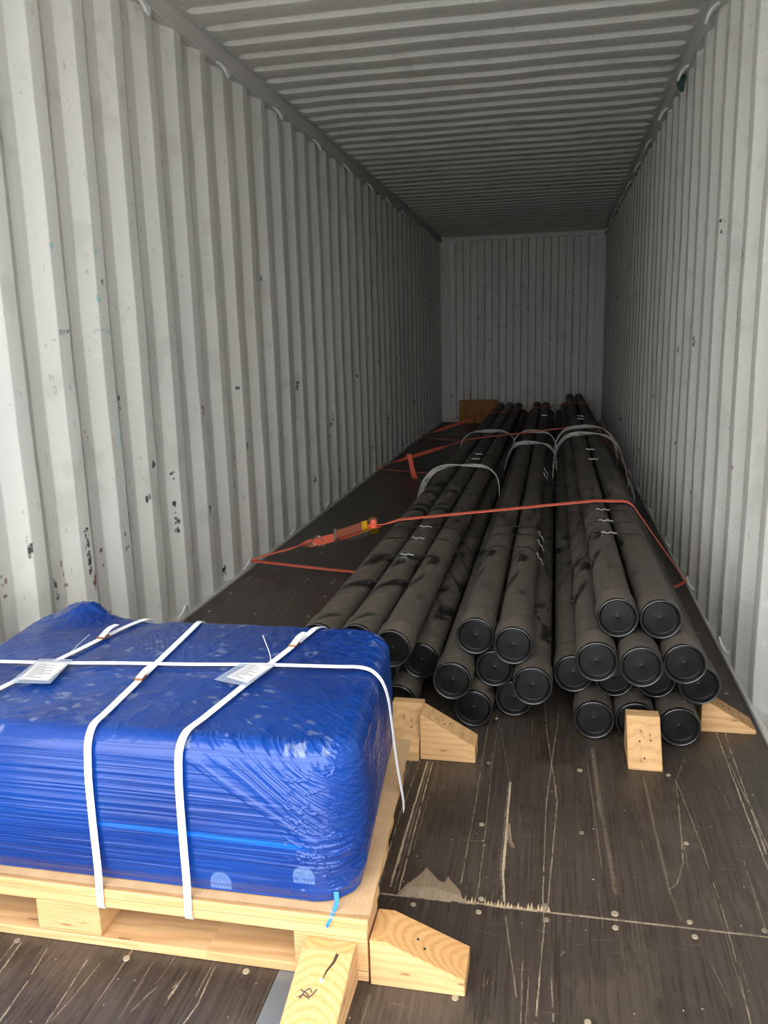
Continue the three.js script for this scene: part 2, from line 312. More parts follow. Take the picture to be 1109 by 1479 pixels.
  line([[1.2, 1.021], [1.8, 1.0215], [2.35, 1.021]], 4.8, '#a8977c', 0.9, 0.0004); line([[0.0, 1.022], [1.15, 1.022]], 4, '#8a7962', 0.6, 0.0005); line([[1.2, 3.452], [2.35, 3.452]], 3, dim, 0.5, 0.0005); line([[0.0, 3.452], [1.15, 3.452]], 3, dim, 0.5, 0.0005);
  // torn veneer along the joint
  const poly = (pts, col) => { g.fillStyle = col; g.beginPath(); pts.forEach((p, i) => { const q = px(...p); i ? g.lineTo(...q) : g.moveTo(...q); }); g.closePath(); g.fill(); };
  poly([[1.345, 1.024], [1.36, 1.06], [1.385, 1.10], [1.400, 1.134], [1.41, 1.12], [1.437, 1.088], [1.45, 1.085], [1.455, 1.11], [1.462, 1.095], [1.475, 1.08], [1.49, 1.06], [1.5, 1.024]], '#7d6b55');
  poly([[1.352, 1.022], [1.37, 1.055], [1.43, 1.062], [1.49, 1.045], [1.51, 1.022]], '#8f7d66');
  for (let k = 0; k < 60; k++) { const x = rr(1.36, 1.48), hh = 1.03 + 0.09 * Math.max(0, 1 - Math.abs(x - 1.405) / 0.09) * rnd(); line([[x, 1.024], [x + rr(-0.004, 0.004), hh]], 1.6, k % 3 ? '#a08c70' : '#5f5040', 0.55, 0.0006); }
  for (let k = 0; k < 26; k++) { const x = 1.5 + k * 0.0075, hh = rr(0.004, 0.03); poly([[x, 1.022], [x + 0.004, 1.022 + hh], [x + 0.008, 1.022]], k % 3 ? '#b39c78' : '#8d7a63'); }
  for (let k = 0; k < 180; k++) { const [a, b] = px(rr(0.3, W), rr(0.45, 2.2)); g.globalAlpha = rr(0.4, 0.9); g.fillStyle = '#c9bfae'; g.fillRect(a, b, rr(1, 4), rr(1, 3)); }
  g.globalAlpha = 1;
});
const floorFar = floorPaint(1024, 1024, 0, W, 0, 2.44, 900, (g) => {
  for (let k = 0; k < 160; k++) { g.globalAlpha = rr(0.15, 0.5); g.strokeStyle = k % 2 ? '#8f7e66' : '#6a5c4c'; g.lineWidth = rr(0.8, 2); const x = rnd() * 1024, y = rnd() * 1024; g.beginPath(); g.moveTo(x, y); g.lineTo(x + rr(-6, 6), y + rr(20, 200)); g.stroke(); }
  g.globalAlpha = 1;
});
const floorMatN = std({ map: floorNear, roughness: 0.42 }), floorMatF = std({ map: floorFar, roughness: 0.42 });
const floor = structGroup('floor', 'dark brown plywood container floor with scratches and screws', 'floor');
{
  const cuts = [0, 1.019, 3.46, 5.9, 8.34, 10.78, L - 0.02], g = 0.0016;
  for (let k = 0; k < cuts.length - 1; k++) for (const [x0, x1] of [[0.001, 1.149], [1.203, W - 0.001]]) {
    const za = cuts[k] + g, zb = cuts[k + 1] - g, ge = box(x0, x1, -0.028, 0, -za, -zb);
    const p = ge.attributes.position, u = ge.attributes.uv, near = k < 2;
    for (let i = 0; i < p.count; i++) near ? u.setXY(i, p.getX(i) / W, -p.getZ(i) / FZ) : u.setXY(i, p.getX(i) / W + k * 0.31, (-p.getZ(i) - cuts[k]) / 2.44 + k * 0.17);
    part(floor, 'plywood_panel', ge, near ? floorMatN : floorMatF);
  }
  part(floor, 'centre_steel_strip', box(1.1505, 1.2015, -0.03, -0.0005, 0, -L), std({ color: '#7f8688', roughness: 0.42, metalness: 0.55 }), 'grey steel strip along the middle of the floor');
  part(floor, 'subfloor', box(-0.01, W + 0.01, -0.16, -0.031, 0, -L), std({ color: '#4a4038', roughness: 0.9 }));
  // screws
  const sg = new THREE.CylinderGeometry(0.0065, 0.0075, 0.003, 10); sg.translate(0, 0.0008, 0);
  const sm1 = std({ color: '#9a8c74', roughness: 0.6, metalness: 0.25 }), sm2 = std({ color: '#7b6f5b', roughness: 0.7, metalness: 0.2 });
  const put = (x, z, k) => { const m = part(floor, 'screw', sg, k % 3 ? sm1 : sm2); m.position.set(x + rr(-0.006, 0.006), 0, -z); m.scale.setScalar(rr(0.9, 1.15)); };
  let k = 0;
  for (const z of [0.42, 0.733, 1.347, 1.66, 1.97, 2.28, 2.59, 2.9, 3.2, 3.75, 4.05]) for (const x of [0.06, 0.3, 0.56, 0.82, 1.08, 1.27, 1.51, 1.772, 2.033, 2.3]) put(x, z + rr(-0.012, 0.012), k++);
  for (const z of [0.995, 1.04, 3.435, 3.485]) for (const x of [0.06, 0.22, 0.38, 0.54, 0.7, 0.86, 1.02, 1.26, 1.394, 1.535, 1.689, 1.84, 1.996, 2.15, 2.3]) put(x, z, k++);
}

// ---------------------------------------------------------------- timber
function woodTex(s, base, contrast, vfreq) {
  return canvasTex(512, 512, (x, y) => {
    const X = x / 512, Y = y / 512, warp = (fbm(X * 3, Y * 4, s, 3) - 0.5) * 0.5;
    const ring = 0.5 + 0.5 * Math.sin((Y * vfreq + warp * 3) * 6.2832), line = fbm(X * 4, Y * 130, s + 5, 2) - 0.5, big = fbm(X * 3, Y * 3, s + 9, 3) - 0.5;
    const k = contrast * (Math.pow(ring, 2) * 0.5 + line * 0.6) + big * 0.18;
    return [base[0] * (1 - k * 0.55) + 2, base[1] * (1 - k * 0.8), base[2] * (1 - k * 1.15)];
  }, (g) => {
    for (let k = 0; k < 4; k++) { const x = rr(30, 480), y = rr(30, 480), r = rr(5, 12); g.fillStyle = '#7c5230'; g.globalAlpha = 0.75; g.beginPath(); g.ellipse(x, y, r * 1.3, r, 0, 0, 7); g.fill(); g.globalAlpha = 0.35; g.strokeStyle = '#8a6238'; for (let q = 1; q < 4; q++) { g.lineWidth = 2; g.beginPath(); g.ellipse(x, y, r * (1.3 + q * 0.7), r * (1 + q * 0.45), 0, 0, 7); g.stroke(); } }
    g.globalAlpha = 1;
  });
}
function ringsTex(s, base) {
  return canvasTex(256, 256, (x, y) => {
    const X = x / 256, Y = y / 256, r = Math.hypot((X - 0.5) * 1.1, Y + 0.25) + (fbm(X * 3, Y * 3, s, 2) - 0.5) * 0.05;
    const ring = 0.5 + 0.5 * Math.sin(r * 75), k = 0.16 * Math.pow(ring, 1.5) + (fbm(X * 30, Y * 30, s, 2) - 0.5) * 0.15;
    return [base[0] * (1 - k * 0.4), base[1] * (1 - k * 0.7), base[2] * (1 - k * 1.1)];
  });
}
const pine = std({ map: woodTex(41, [192, 154, 104], 0.2, 7), roughness: 0.75 });
const pine2 = std({ map: woodTex(57, [190, 152, 104], 0.26, 5), roughness: 0.78 });
const blockWood = std({ map: woodTex(63, [196, 156, 106], 0.5, 20), roughness: 0.8 });
const endGrain = std({ map: ringsTex(3, [188, 144, 90]), roughness: 0.75 });
const endGrain2 = std({ map: ringsTex(8, [194, 156, 100]), roughness: 0.75 });
// box with uv in grain space: axis of the grain gives u
function timber(x0, x1, y0, y1, z0, z1, axis = 'x', scale = [0.7, 0.16]) {
  const sx = x1 - x0, sy = y1 - y0, sz = Math.abs(z1 - z0);
  const g = new RoundedBoxGeometry(sx, sy, sz, 1, Math.min(0.0025, sy * 0.2)), p = g.attributes.position, n = g.attributes.normal, u = g.attributes.uv, o = [rnd(), rnd()];
  for (let i = 0; i < p.count; i++) {
    const a = axis === 'x' ? p.getX(i) : axis === 'z' ? p.getZ(i) : p.getY(i);
    const ax = Math.abs(n.getX(i)), ay = Math.abs(n.getY(i)), az = Math.abs(n.getZ(i));
    let b; if (axis === 'x') b = ay > az ? p.getZ(i) : p.getY(i); else if (axis === 'z') b = ay > ax ? p.getX(i) : p.getY(i); else b = ax > az ? p.getZ(i) : p.getX(i);
    u.setXY(i, a / scale[0] + o[0], b / scale[1] + o[1]);
  }
  g.translate((x0 + x1) / 2, (y0 + y1) / 2, (z0 + z1) / 2);
  return g;
}
// pallet
{
  const x0 = 0.02, x1 = 1.34, z0 = -0.752, z1 = -1.50;
  const P = thing('wooden_pallet', 'pale pine pallet under the blue film-wrapped load', 'pallet');
  const bz = [[z0, z0 - 0.1, 1.34], [-1.09, -1.19, 1.294], [z1 + 0.1, z1, 1.276]];
  for (const [a, b, e] of bz) {
    part(P, 'bottom_board', timber(x0, e, 0.0005, 0.022, a, b, 'x'), pine2);
    for (const [c, d] of [[x0, x0 + 0.15], [0.602, 0.752], [e - 0.154, e]]) part(P, 'block', timber(c, d, 0.0225, 0.0965, a - 0.001, b + 0.001, 'x', [0.5, 0.1]), blockWood);
    part(P, 'stringer_board', timber(x0, e, 0.097, 0.1185, a, b, 'x'), pine);
  }
  for (let k = 0; k < 6; k++) { const w = 0.112, z = z0 - k * ((z0 - z1 - w) / 5); part(P, 'deck_board', timber(x0, 1.342 - k * 0.009, 0.119, 0.1405, z, z - w, 'x'), k % 2 ? pine2 : pine); }
}
// cardboard between pallet and load
const cardTex = canvasTex(256, 256, (x, y) => { const v = (fbm(x / 30, y / 30, 411, 4) - 0.5) * 26 + Math.sin(x * 0.8) * 3; return [186 + v, 150 + v, 108 + v * 0.8]; });
const cardMat = std({ map: cardTex, roughness: 0.85 });
{
  const nx = 60, nz = 40, P = (o) => (i, j) => { const z = mix(-0.756, -1.49, j / (nz - 1)), x = mix(0.05, 1.346 - (-0.756 - z) * 0.06, i / (nx - 1)); return [x, 0.1425 + o + 0.002 * n2(x * 12, z * 12, 2) + 0.006 * ss(1.30, 1.343, x) * n2(z * 9, 1, 7), z]; };
  const uv = (i, j, p) => [p[0] * 3, p[2] * 3];
  thingMesh('cardboard_sheet', mergeGeometries([grid(nx, nz, P(0.004), uv, false), grid(nx, nz, P(0), uv, true)]), cardMat, 'brown cardboard sheet between pallet boards and blue load', 'cardboard');
}
// wrapped load
const LX0 = 0.215, LX1 = 1.318, LZ0 = -0.772, LZ1 = -1.475, LTOP = 0.487, LBOT = 0.1505;
const taper = (x, z) => x - 0.062 * ss(0.7, 1.3, x) * clamp((LZ0 - z) / 0.7);
const loadTop = (x, z) => LTOP + 0.006 * (fbm(x * 3, z * 3, 600, 2) - 0.5) + 0.036 * Math.exp(-((x - 0.36) ** 2 + (z + 1.43) ** 2) / 0.004) + 0.016 * Math.exp(-((x - 0.30) ** 2) / 0.01) * ss(-1.0, -1.4, z) - 0.010 * Math.exp(-((x - 0.56) ** 2) / 0.002) * ss(-1.3, -1.5, z);
{
  const cx = (LX0 + LX1) / 2, cz = (LZ0 + LZ1) / 2, a = (LX1 - LX0) / 2, b = Math.abs(LZ1 - LZ0) / 2, R = 0.10, rt = 0.042;
  const segs = [2 * (b - R), Math.PI * R / 2, 2 * (a - R), Math.PI * R / 2, 2 * (b - R), Math.PI * R / 2, 2 * (a - R), Math.PI * R / 2], per = segs.reduce((p, q) => p + q, 0);
  const plan = (s) => { // starts at right side (x+), from front (z+) to back
    let k = 0; while (s > segs[k] && k < 7) { s -= segs[k]; k++; }
    const t = s / segs[k];
    const cor = (ox, oz, a0) => { const an = a0 + t * Math.PI / 2; return [ox + R * Math.cos(an), oz - R * Math.sin(an), Math.cos(an), -Math.sin(an)]; };
    switch (k) {
      case 0: return [a, b - R - s, 1, 0]; case 1: return cor(a - R, -(b - R), 0);
      case 2: return [a - R - s, -b, 0, -1]; case 3: return cor(-(a - R), -(b - R), Math.PI / 2);
      case 4: return [-a, -(b - R) + s, -1, 0]; case 5: return cor(-(a - R), b - R, Math.PI);
      case 6: return [-(a - R) + s, b, 0, 1]; default: return cor(a - R, b - R, 1.5 * Math.PI);
    }
  };
  const nS = 1700, nSide = 190, nArc = 18, nTop = 90, nv = nSide + nArc + nTop;
  const C = [];
  const ridge = (v) => 1 - Math.abs(2 * v - 1);
  const pos = (i, j) => {
    const [px, pz, nx, nz] = plan(((i % (nS - 1)) / (nS - 1)) * per);
    let ox, oy, oz, d = 0, strip = 0, ny = 0, kx = nx, kz = nz;
    const frontness = clamp(nz), rightness = clamp(nx);
    if (j < nSide + nArc) {
      let ins = 0, y;
      if (j < nSide) { y = mix(LBOT, LTOP - rt, j / (nSide - 1)); } else { const th = ((j - nSide + 1) / nArc) * Math.PI / 2; ins = rt * (1 - Math.cos(th)); y = LTOP - rt + rt * Math.sin(th); ny = Math.sin(th); kx = nx * Math.cos(th); kz = nz * Math.cos(th); }
      ox = cx + px - nx * ins; oz = cz + pz - nz * ins; oy = y;
      oy += (loadTop(ox, oz) - LTOP) * ss(LBOT + 0.15, LTOP, y);
      const s = ((i % (nS - 1)) / (nS - 1)) * per, X = ox, up = (y - LBOT) / (LTOP - LBOT);
      d += 0.010 * Math.sin(Math.PI * clamp(up)) * (0.6 + 0.8 * n2(s * 3, y * 3, 71)); // sides belly out
      d -= 0.008 * ss(0.12, 0, up);
      // stretched horizontal film ridges
      const tilt = y + (s - 3) * 0.012 + 0.004 * n2(s * 4, y * 10, 5);
      const h1 = ridge(n2(tilt * 105, s * 1.1, 31)), h2 = ridge(n2(tilt * 230, s * 1.7, 37));
      const fan = frontness * ss(0.93, 1.06, X) * ss(0.24, 0.33, y - (1.3 - X) * 0.55 + 0.0) ;
      d += (Math.pow(h1, 2) * 0.0016 + Math.pow(h2, 2) * 0.0009) * (1 - fan) * (1 - ny);
      // diagonal pull lines towards the front right corner
      const dg = (X * 0.62 + y * 0.78), al = X * 0.78 - y * 0.62;
      const dr = ridge(n2(dg * 175 + 3 * n2(X * 8, y * 8, 3), al * 5, 45)); d += fan * (Math.pow(dr, 3) * 0.0034);
      // one broad diagonal band and one pale horizontal band of doubled film
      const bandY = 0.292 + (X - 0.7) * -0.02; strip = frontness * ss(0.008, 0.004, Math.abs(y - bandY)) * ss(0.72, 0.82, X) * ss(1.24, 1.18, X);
      const dl = y - (0.463 - (X - 0.96) * 0.62); const db = frontness * ss(0.012, 0.004, Math.abs(dl)) * ss(0.95, 1.0, X) * ss(1.27, 1.22, X); d += db * 0.002;
      // puckers on the corner
      const cor = clamp(4 * nx * nz) * (nx > 0 && nz > 0 ? 1 : 0) + frontness * ss(1.16, 1.24, X);
      const pk = ridge(n2(y * 130 + 2 * n2(s * 20, y * 20, 8), s * 7, 52)); d += clamp(cor) * Math.pow(pk, 3) * 0.0030 * ss(0.36, 0.26, y);
      const sp = ridge(fbm(X * 40 + y * 22, y * 46, 88, 3)); d += frontness * ss(1.16, 1.2, X) * 0.003 * ss(0.9, 1, sp);
      // vertical sheen lines on the right side
      const vr = ridge(n2(oz * 90 + y * 30, y * 6, 64)); d += rightness * (1 - frontness) * Math.pow(vr, 3) * 0.0014;
    } else {
      const f = (j - nSide - nArc + 1) / nTop, q = Math.pow(1 - f, 1.0);
      ox = cx + (px - nx * rt) * q; oz = cz + (pz - nz * rt) * q; oy = loadTop(ox, oz); ny = 1; kx = kz = 0;
    }
    if (ny > 0.3) {
      const X = ox, Z = oz, t = ss(0.3, 1, ny);
      const d1 = ridge(n2((X * 0.5 + Z * 0.86) * 85 + 3 * n2(X * 6, Z * 6, 1), (X - Z) * 4, 101)), d2 = ridge(n2((X * 0.86 - Z * 0.5) * 75 + 2 * n2(X * 7, Z * 7, 2), (X + Z) * 5, 107));
      const m = ss(0.35, 0.65, fbm(X * 3, Z * 3, 111, 2)), cr = Math.pow(ridge(fbm(X * 14, Z * 14, 121, 3)), 6);
      d += t * ((Math.pow(d1, 2) * 0.0010 * m + Math.pow(d2, 2) * 0.0008 * (1 - m)) + cr * 0.0015);
      const bump = Math.exp(-((X - 0.35) ** 2 + (Z + 1.44) ** 2) / 0.012); const cr2 = ridge(fbm(X * 26 + Z * 10, Z * 22, 131, 3)); d += bump * Math.pow(cr2, 3) * 0.012;
      const far = ss(-1.15, -1.35, Z) * ss(1.0, 1.15, X); const cr3 = ridge(fbm(X * 30, Z * 60, 141, 3)); d += far * Math.pow(cr3, 4) * 0.004;
    }
    const dust = ny > 0.5 ? ss(0.68, 0.78, fbm(ox * 38, oz * 38, 151, 3)) * ss(0.45, 0.7, fbm(ox * 5, oz * 5, 157, 2)) : 0;
    const lay = fbm(ox * 5 + oz * 3, oy * 9 + oz * 4, 161, 3); // layers of film, and one strip where it is folded double
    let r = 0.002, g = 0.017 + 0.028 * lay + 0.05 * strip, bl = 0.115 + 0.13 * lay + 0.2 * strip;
    r = mix(r, 0.22, dust * 0.5); g = mix(g, 0.26, dust * 0.5); bl = mix(bl, 0.34, dust * 0.5);
    C.push(r, g, bl);
    return [taper(ox + kx * d, oz), oy + ny * d, oz + kz * d];
  };
  const col = (g) => { g.setAttribute('color', new THREE.Float32BufferAttribute(C.splice(0), 3)); return g; };
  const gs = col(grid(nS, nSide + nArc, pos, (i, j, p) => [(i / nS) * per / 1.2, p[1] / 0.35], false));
  const gt = col(grid(nS, nTop + 1, (i, j) => pos(i, j + nSide + nArc - 1), (i, j, p) => [(p[0] * 0.8 + p[2] * 0.6) / 1.2, (p[2] * 0.8 - p[0] * 0.6) / 0.35], false));
  const lines = (x, y) => { const u = x / 1024, v = y / 1024; const f = 170 * (0.5 + 0.0) ; const w = (v + 0.012 * (n2(u * 5, v * 9, 4) - 0.5)); const a1 = n2(u * 3, w * 120, 71), a2 = n2(u * 5 + 3, w * 260, 73), a3 = n2(u * 2, w * 46, 79); const m = fbm(u * 4, v * 6, 83, 2); return Math.pow(a1, 4) * 0.7 * m * 1.5 + Math.pow(a2, 5) * 0.9 + Math.pow(a3, 6) * 0.4 + 0.05 * hash(x, y, 3); };
  const fb = canvasTex(1024, 1024, (x, y) => { const k = clamp(lines(x, y)) * 200 + 20; return [k, k, k]; }, null, false);
  const film = new THREE.MeshPhysicalMaterial({ vertexColors: true, bumpMap: fb, bumpScale: 0.0016, roughness: 0.3, specularIntensity: 0.5, clearcoat: 0.4, clearcoatRoughness: 0.1 });
  const load = thing('wrapped_load', 'bundle wrapped tightly in blue stretch film, on the pine pallet', 'wrapped load');
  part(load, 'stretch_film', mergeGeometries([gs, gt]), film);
  // torn film tail at the lower front corner
  part(load, 'film_tail', ribbon(smoothPts([V(1.272, 0.178, -0.779), V(1.275, 0.16, -0.768), V(1.268, 0.143, -0.757), V(1.262, 0.128, -0.748), V(1.258, 0.118, -0.749)], 14), V(1, 0.2, 0.3), (t) => 0.012 * (1 - 0.6 * t), 0.001), std({ color: '#0f6fd0', roughness: 0.35 }));
  // two faint printed dome-shaped marks on the film
  const mt = canvasTex(128, 128, null, (c) => {
    c.fillStyle = '#000'; c.fillRect(0, 0, 128, 128); c.strokeStyle = '#fff'; c.fillStyle = 'rgba(255,255,255,0.35)'; c.beginPath(); c.ellipse(64, 70, 48, 52, 0, Math.PI, 0); c.lineTo(112, 108); c.lineTo(16, 108); c.closePath(); c.fill();
    c.lineWidth = 4; for (let k = 0; k < 5; k++) { c.globalAlpha = 0.8; c.beginPath(); c.ellipse(64, 84, 44 - k * 9, 56 - k * 10, 0, Math.PI * 1.05, Math.PI * 1.95); c.stroke(); }
    for (let k = 0; k < 6; k++) { c.fillStyle = '#fff'; c.globalAlpha = 0.7; c.fillRect(22 + k * 15, 92, 9, 12); }
    c.globalAlpha = 1;
  }, false);
  const mm = std({ color: '#8fb0e6', alphaMap: mt, transparent: true, opacity: 0.38, roughness: 0.5 });
  for (const [x, y, o] of [[1.032, 0.186, 0.0085], [1.212, 0.222, 0.0125]]) { const pl = new THREE.PlaneGeometry(0.062, 0.056); pl.translate(x, y, LZ0 + o); part(load, 'printed_mark', pl, mm, 'pale dome-shaped print on the film'); }
}
// white packing straps
const strapMat = std({ color: '#e9e9ee', roughness: 0.45 }), sealMat = std({ color: '#8a5b35', roughness: 0.5, metalness: 0.4 });
function strapCross(xf, xb, label, sealZ, down) {
  const t = thing('packing_strap', label, 'strap', undefined);
  const X = (z) => mix(xf, xb, clamp((-0.76 - z) / 0.74)), p = [], off = 0.0135;
  const yb = 0.094;
  p.push(V(xf, yb, -0.80), V(xf, yb, -0.757), V(xf, yb + 0.006, -0.7485), V(xf, 0.142, -0.7485), V(xf, 0.18, -0.751), V(xf, 0.30, -0.751), V(xf, 0.40, -0.753), V(xf, 0.440, -0.758));
  for (let k = 1; k <= 6; k++) { const a = (k / 6) * Math.PI / 2, zz = -0.806 + 0.046 * Math.cos(a), yy = 0.446 + 0.052 * Math.sin(a); p.push(V(X(zz), yy, zz)); }
  for (let k = 1; k <= 14; k++) { const z = mix(-0.81, -1.42, k / 14); p.push(V(X(z), loadTop(X(z), z) + 0.0085, z)); }
  p.push(V(xb, LTOP + 0.001, -1.452), V(xb, LTOP - 0.018, -1.476), V(xb, LTOP - 0.05, -1.489), V(xb, 0.3, -1.497), V(xb, 0.15, -1.507), V(xb, 0.094, -1.507), V(xb, 0.094, -1.45));
  part(t, 'strap_band', ribbon(smoothPts(p, 150), V(1, 0, 0), 0.0165, 0.0012), strapMat);
  const s = part(t, 'seal', new RoundedBoxGeometry(0.02, 0.006, 0.03, 1, 0.0015), sealMat, 'rusty metal strap seal'); s.position.set(X(sealZ), loadTop(X(sealZ), sealZ) + 0.0105, sealZ); s.rotation.y = Math.atan2(xf - xb, 0.74);
  const e = part(t, 'strap_end', ribbon(smoothPts([V(X(sealZ), loadTop(X(sealZ), sealZ) + 0.0125, sealZ + 0.012), V(X(sealZ) + 0.008, LTOP + 0.026, sealZ - 0.02), V(X(sealZ) + 0.014, LTOP + 0.027, sealZ - 0.05)], 8), V(1, 0, 0), 0.016, 0.001), strapMat);
  return t;
}
strapCross(0.405, 0.542, 'white strap across blue load, under the pouch near its bulged corner', -1.278);
strapCross(0.762, 0.705, 'white strap across middle of blue load, with no label pouch', -1.031);
strapCross(0.962, 1.068, 'white strap across blue load, under the pouch with an upright tail', -1.287);
{
  const t = thing('packing_strap', 'long white strap running lengthwise over the three cross straps', 'strap');
  const p = [], z = -1.12; p.push(V(0.0, 0.094, z), V(0.012, 0.15, z), V(0.185, 0.30, z), V(0.192, 0.44, z), V(0.212, 0.482, z + 0.03));
  for (let k = 0; k <= 20; k++) { const x = mix(0.245, 1.24, k / 20), zz = mix(-1.065, -1.165, k / 20); p.push(V(x, loadTop(x, zz) + 0.0115, zz)); }
  p.push(V(1.268, LTOP + 0.004, -1.166), V(1.290, LTOP - 0.018, -1.168), V(1.304, 0.43, -1.172), V(1.311, 0.36, -1.18), V(1.317, 0.27, -1.19), V(1.323, 0.2, -1.2), V(1.329, 0.15, -1.205), V(1.331, 0.12, -1.208), V(1.331, 0.10, -1.21));
  part(t, 'strap_band', ribbon(smoothPts(p, 150), V(0, 0, 1), 0.0165, 0.0012), strapMat);
}
// label pouches
{
  const lt = canvasTex(128, 160, null, (c) => { c.fillStyle = '#d3d1cd'; c.fillRect(0, 0, 128, 160); c.strokeStyle = '#8e8e93'; c.lineWidth = 2; c.strokeRect(8, 8, 112, 144); c.fillStyle = '#5a5a62'; for (let k = 0; k < 11; k++) c.fillRect(14, 18 + k * 12, 30 + ((k * 37) % 66), 4); });
  const lm = std({ map: lt, roughness: 0.6 }), clear = std({ color: '#aeb9c9', transparent: true, opacity: 0.38, roughness: 0.25 });
  const quad = (c, y, up) => { const g = new THREE.BufferGeometry(), P = []; for (const [x, z] of c) P.push(x, y(x, -z), -z); for (const [x, z] of c) P.push(x, y(x, -z) + up, -z); g.setAttribute('position', new THREE.Float32BufferAttribute(P, 3)); g.setAttribute('uv', new THREE.Float32BufferAttribute([0, 0, 0, 1, 1, 1, 1, 0, 0, 0, 0, 1, 1, 1, 1, 0], 2)); g.setIndex([0, 2, 1, 0, 3, 2, 4, 5, 6, 4, 6, 7, 0, 1, 5, 0, 5, 4, 1, 2, 6, 1, 6, 5, 2, 3, 7, 2, 7, 6, 3, 0, 4, 3, 4, 7]); const t = g.toNonIndexed(); t.computeVertexNormals(); return t; };
  const mk = (lab, pou, label, tail) => {
    const t = thing('label_pouch', label, 'label');
    const y = (x, z) => Math.max(LTOP, loadTop(x, z)) + 0.0135 - 0.004 * 0;
    part(t, 'paper_label', quad(lab, (x, z) => y(x, z) + 0.0012, 0.0006), lm, 'white printed label'); part(t, 'clear_pouch', quad(pou, y, 0.0008), clear);
    part(t, 'tie', ribbon(smoothPts(tail, 14), V(0.3, 0.1, 1), 0.005, 0.0008), strapMat);
  };
  mk([[0.948, 1.053], [0.977, 1.138], [1.035, 1.128], [1.008, 1.029]], [[0.924, 1.037], [0.949, 1.136], [1.039, 1.14], [1.014, 1.011]], 'label pouch on blue load whose white tie stands upright', [V(1.028, LTOP + 0.016, -1.135), V(1.024, LTOP + 0.035, -1.145), V(1.012, LTOP + 0.06, -1.155), V(1.002, LTOP + 0.082, -1.16)]);
  mk([[0.46, 0.974], [0.441, 1.075], [0.523, 1.084], [0.535, 0.976]], [[0.448, 0.952], [0.429, 1.098], [0.517, 1.106], [0.549, 0.963]], 'label pouch on blue load whose white tie lies flat', [V(0.489, LTOP + 0.014, -1.11), V(0.488, LTOP + 0.018, -1.15), V(0.48, LTOP + 0.02, -1.20), V(0.471, LTOP + 0.02, -1.26)]);
}
// chocks: profile along local +x (length), extruded along z
function chockGeo(len, h, top, nose, width) {
  const s = new THREE.Shape([new THREE.Vector2(0, 0.0015), new THREE.Vector2(len, 0.0015), new THREE.Vector2(len, nose), new THREE.Vector2(top, h), new THREE.Vector2(0, h)]);
  const b = 0.0025, g = new THREE.ExtrudeGeometry(s, { depth: width - 2 * b, bevelEnabled: true, bevelSize: 0.0015, bevelThickness: b, bevelSegments: 1 });
  g.translate(0, 0, b);
  const u = g.attributes.uv, p = g.attributes.position, n = g.attributes.normal;
  for (let i = 0; i < p.count; i++) { if (Math.abs(n.getZ(i)) > 0.6) u.setXY(i, p.getX(i) / 0.5 + 0.2, p.getY(i) / 0.14); else u.setXY(i, p.getZ(i) / width * 0.9 + 0.05, (Math.hypot(p.getX(i) - top, p.getY(i) - h)) / 0.24); }
  return g;
}
function chock(pos, turn, dims, label, mats = [pine, endGrain]) {
  const t = thing('wooden_chock', label, 'chock', undefined, pos); t.rotation.y = turn;
  part(t, 'wedge', chockGeo(...dims), mats);
  return t;
}
const nailMat = std({ color: '#4b463f', roughness: 0.5, metalness: 0.6 });
function nails(t, list, r = 0.0028) { const g = new THREE.CylinderGeometry(r, r, 0.003, 8); for (const [x, y, z] of list) { const m = part(t, 'nail', g, nailMat); m.position.set(x, y, z); m.rotation.z = -0.5; } }
const slopeY = (dims, x) => mix(dims[1], dims[3], (x - dims[2]) / (dims[0] - dims[2])) + 0.002;
{ // beside the pallet corner, pointing to the right wall
  const d = [0.186, 0.098, 0.032, 0.034, 0.098]; const t = chock([1.346, 0, -0.846], 0, d, 'pine chock with curved end grain beside the pallet corner', [pine, endGrain]);
  nails(t, [[0.088, slopeY(d, 0.088), 0.05], [0.104, slopeY(d, 0.104), 0.066]]);
}
{ // front of pallet, pointing out of the door
  const d = [0.235, 0.088, 0.03, 0.028, 0.104]; const t = chock([1.213, 0, -0.753], -Math.PI / 2, d, 'split pine chock with a dark pen mark against the pallet front', [pine2, endGrain2]);
  t.position.set(1.318, 0, -0.749);
  const big = new THREE.CylinderGeometry(0.0042, 0.0042, 0.003, 12), m = part(t, 'screw_head', big, ringMat); m.position.set(0.088, slopeY(d, 0.088), 0.048); m.rotation.z = -0.29;
  // split: a dark sliver gap is a recessed dark wedge
  const y = (x) => slopeY(d, x) + 0.0004;
  const sg = ribbon([V(0.034, y(0.034), 0.03), V(0.05, y(0.05), 0.033), V(0.07, y(0.07), 0.043), V(0.084, y(0.084), 0.046)], V(0, 0, 1), (q) => 0.0055 * (1 - q) + 0.001, 0.0012);
  part(t, 'split', sg, std({ color: '#3a2716', roughness: 0.9 }), 'dark split in the wood');
  const ink = std({ color: '#4a3f38', roughness: 0.8 });
  for (const q of [[[0.112, 0.060], [0.106, 0.066], [0.112, 0.074], [0.120, 0.078], [0.124, 0.086]], [[0.105, 0.052], [0.116, 0.058], [0.122, 0.066], [0.118, 0.075], [0.126, 0.080]], [[0.125, 0.062], [0.116, 0.068], [0.11, 0.082]]]) part(t, 'pen_mark', ribbon(smoothPts(q.map(([x, z]) => V(x, y(x) + 0.0006, z)), 12), V(0.5, 0, 1), 0.0022, 0.0008), ink);
}
{ const d = [0.165, 0.142, 0.006, 0.05, 0.09]; const t = chock([1.302, 0, -1.742], 0, d, 'pine wedge chock behind the pallet, pointing to the floor middle', [pine, pine]); nails(t, [[0.085, slopeY(d, 0.085), 0.04], [0.07, slopeY(d, 0.07), 0.06]]); }
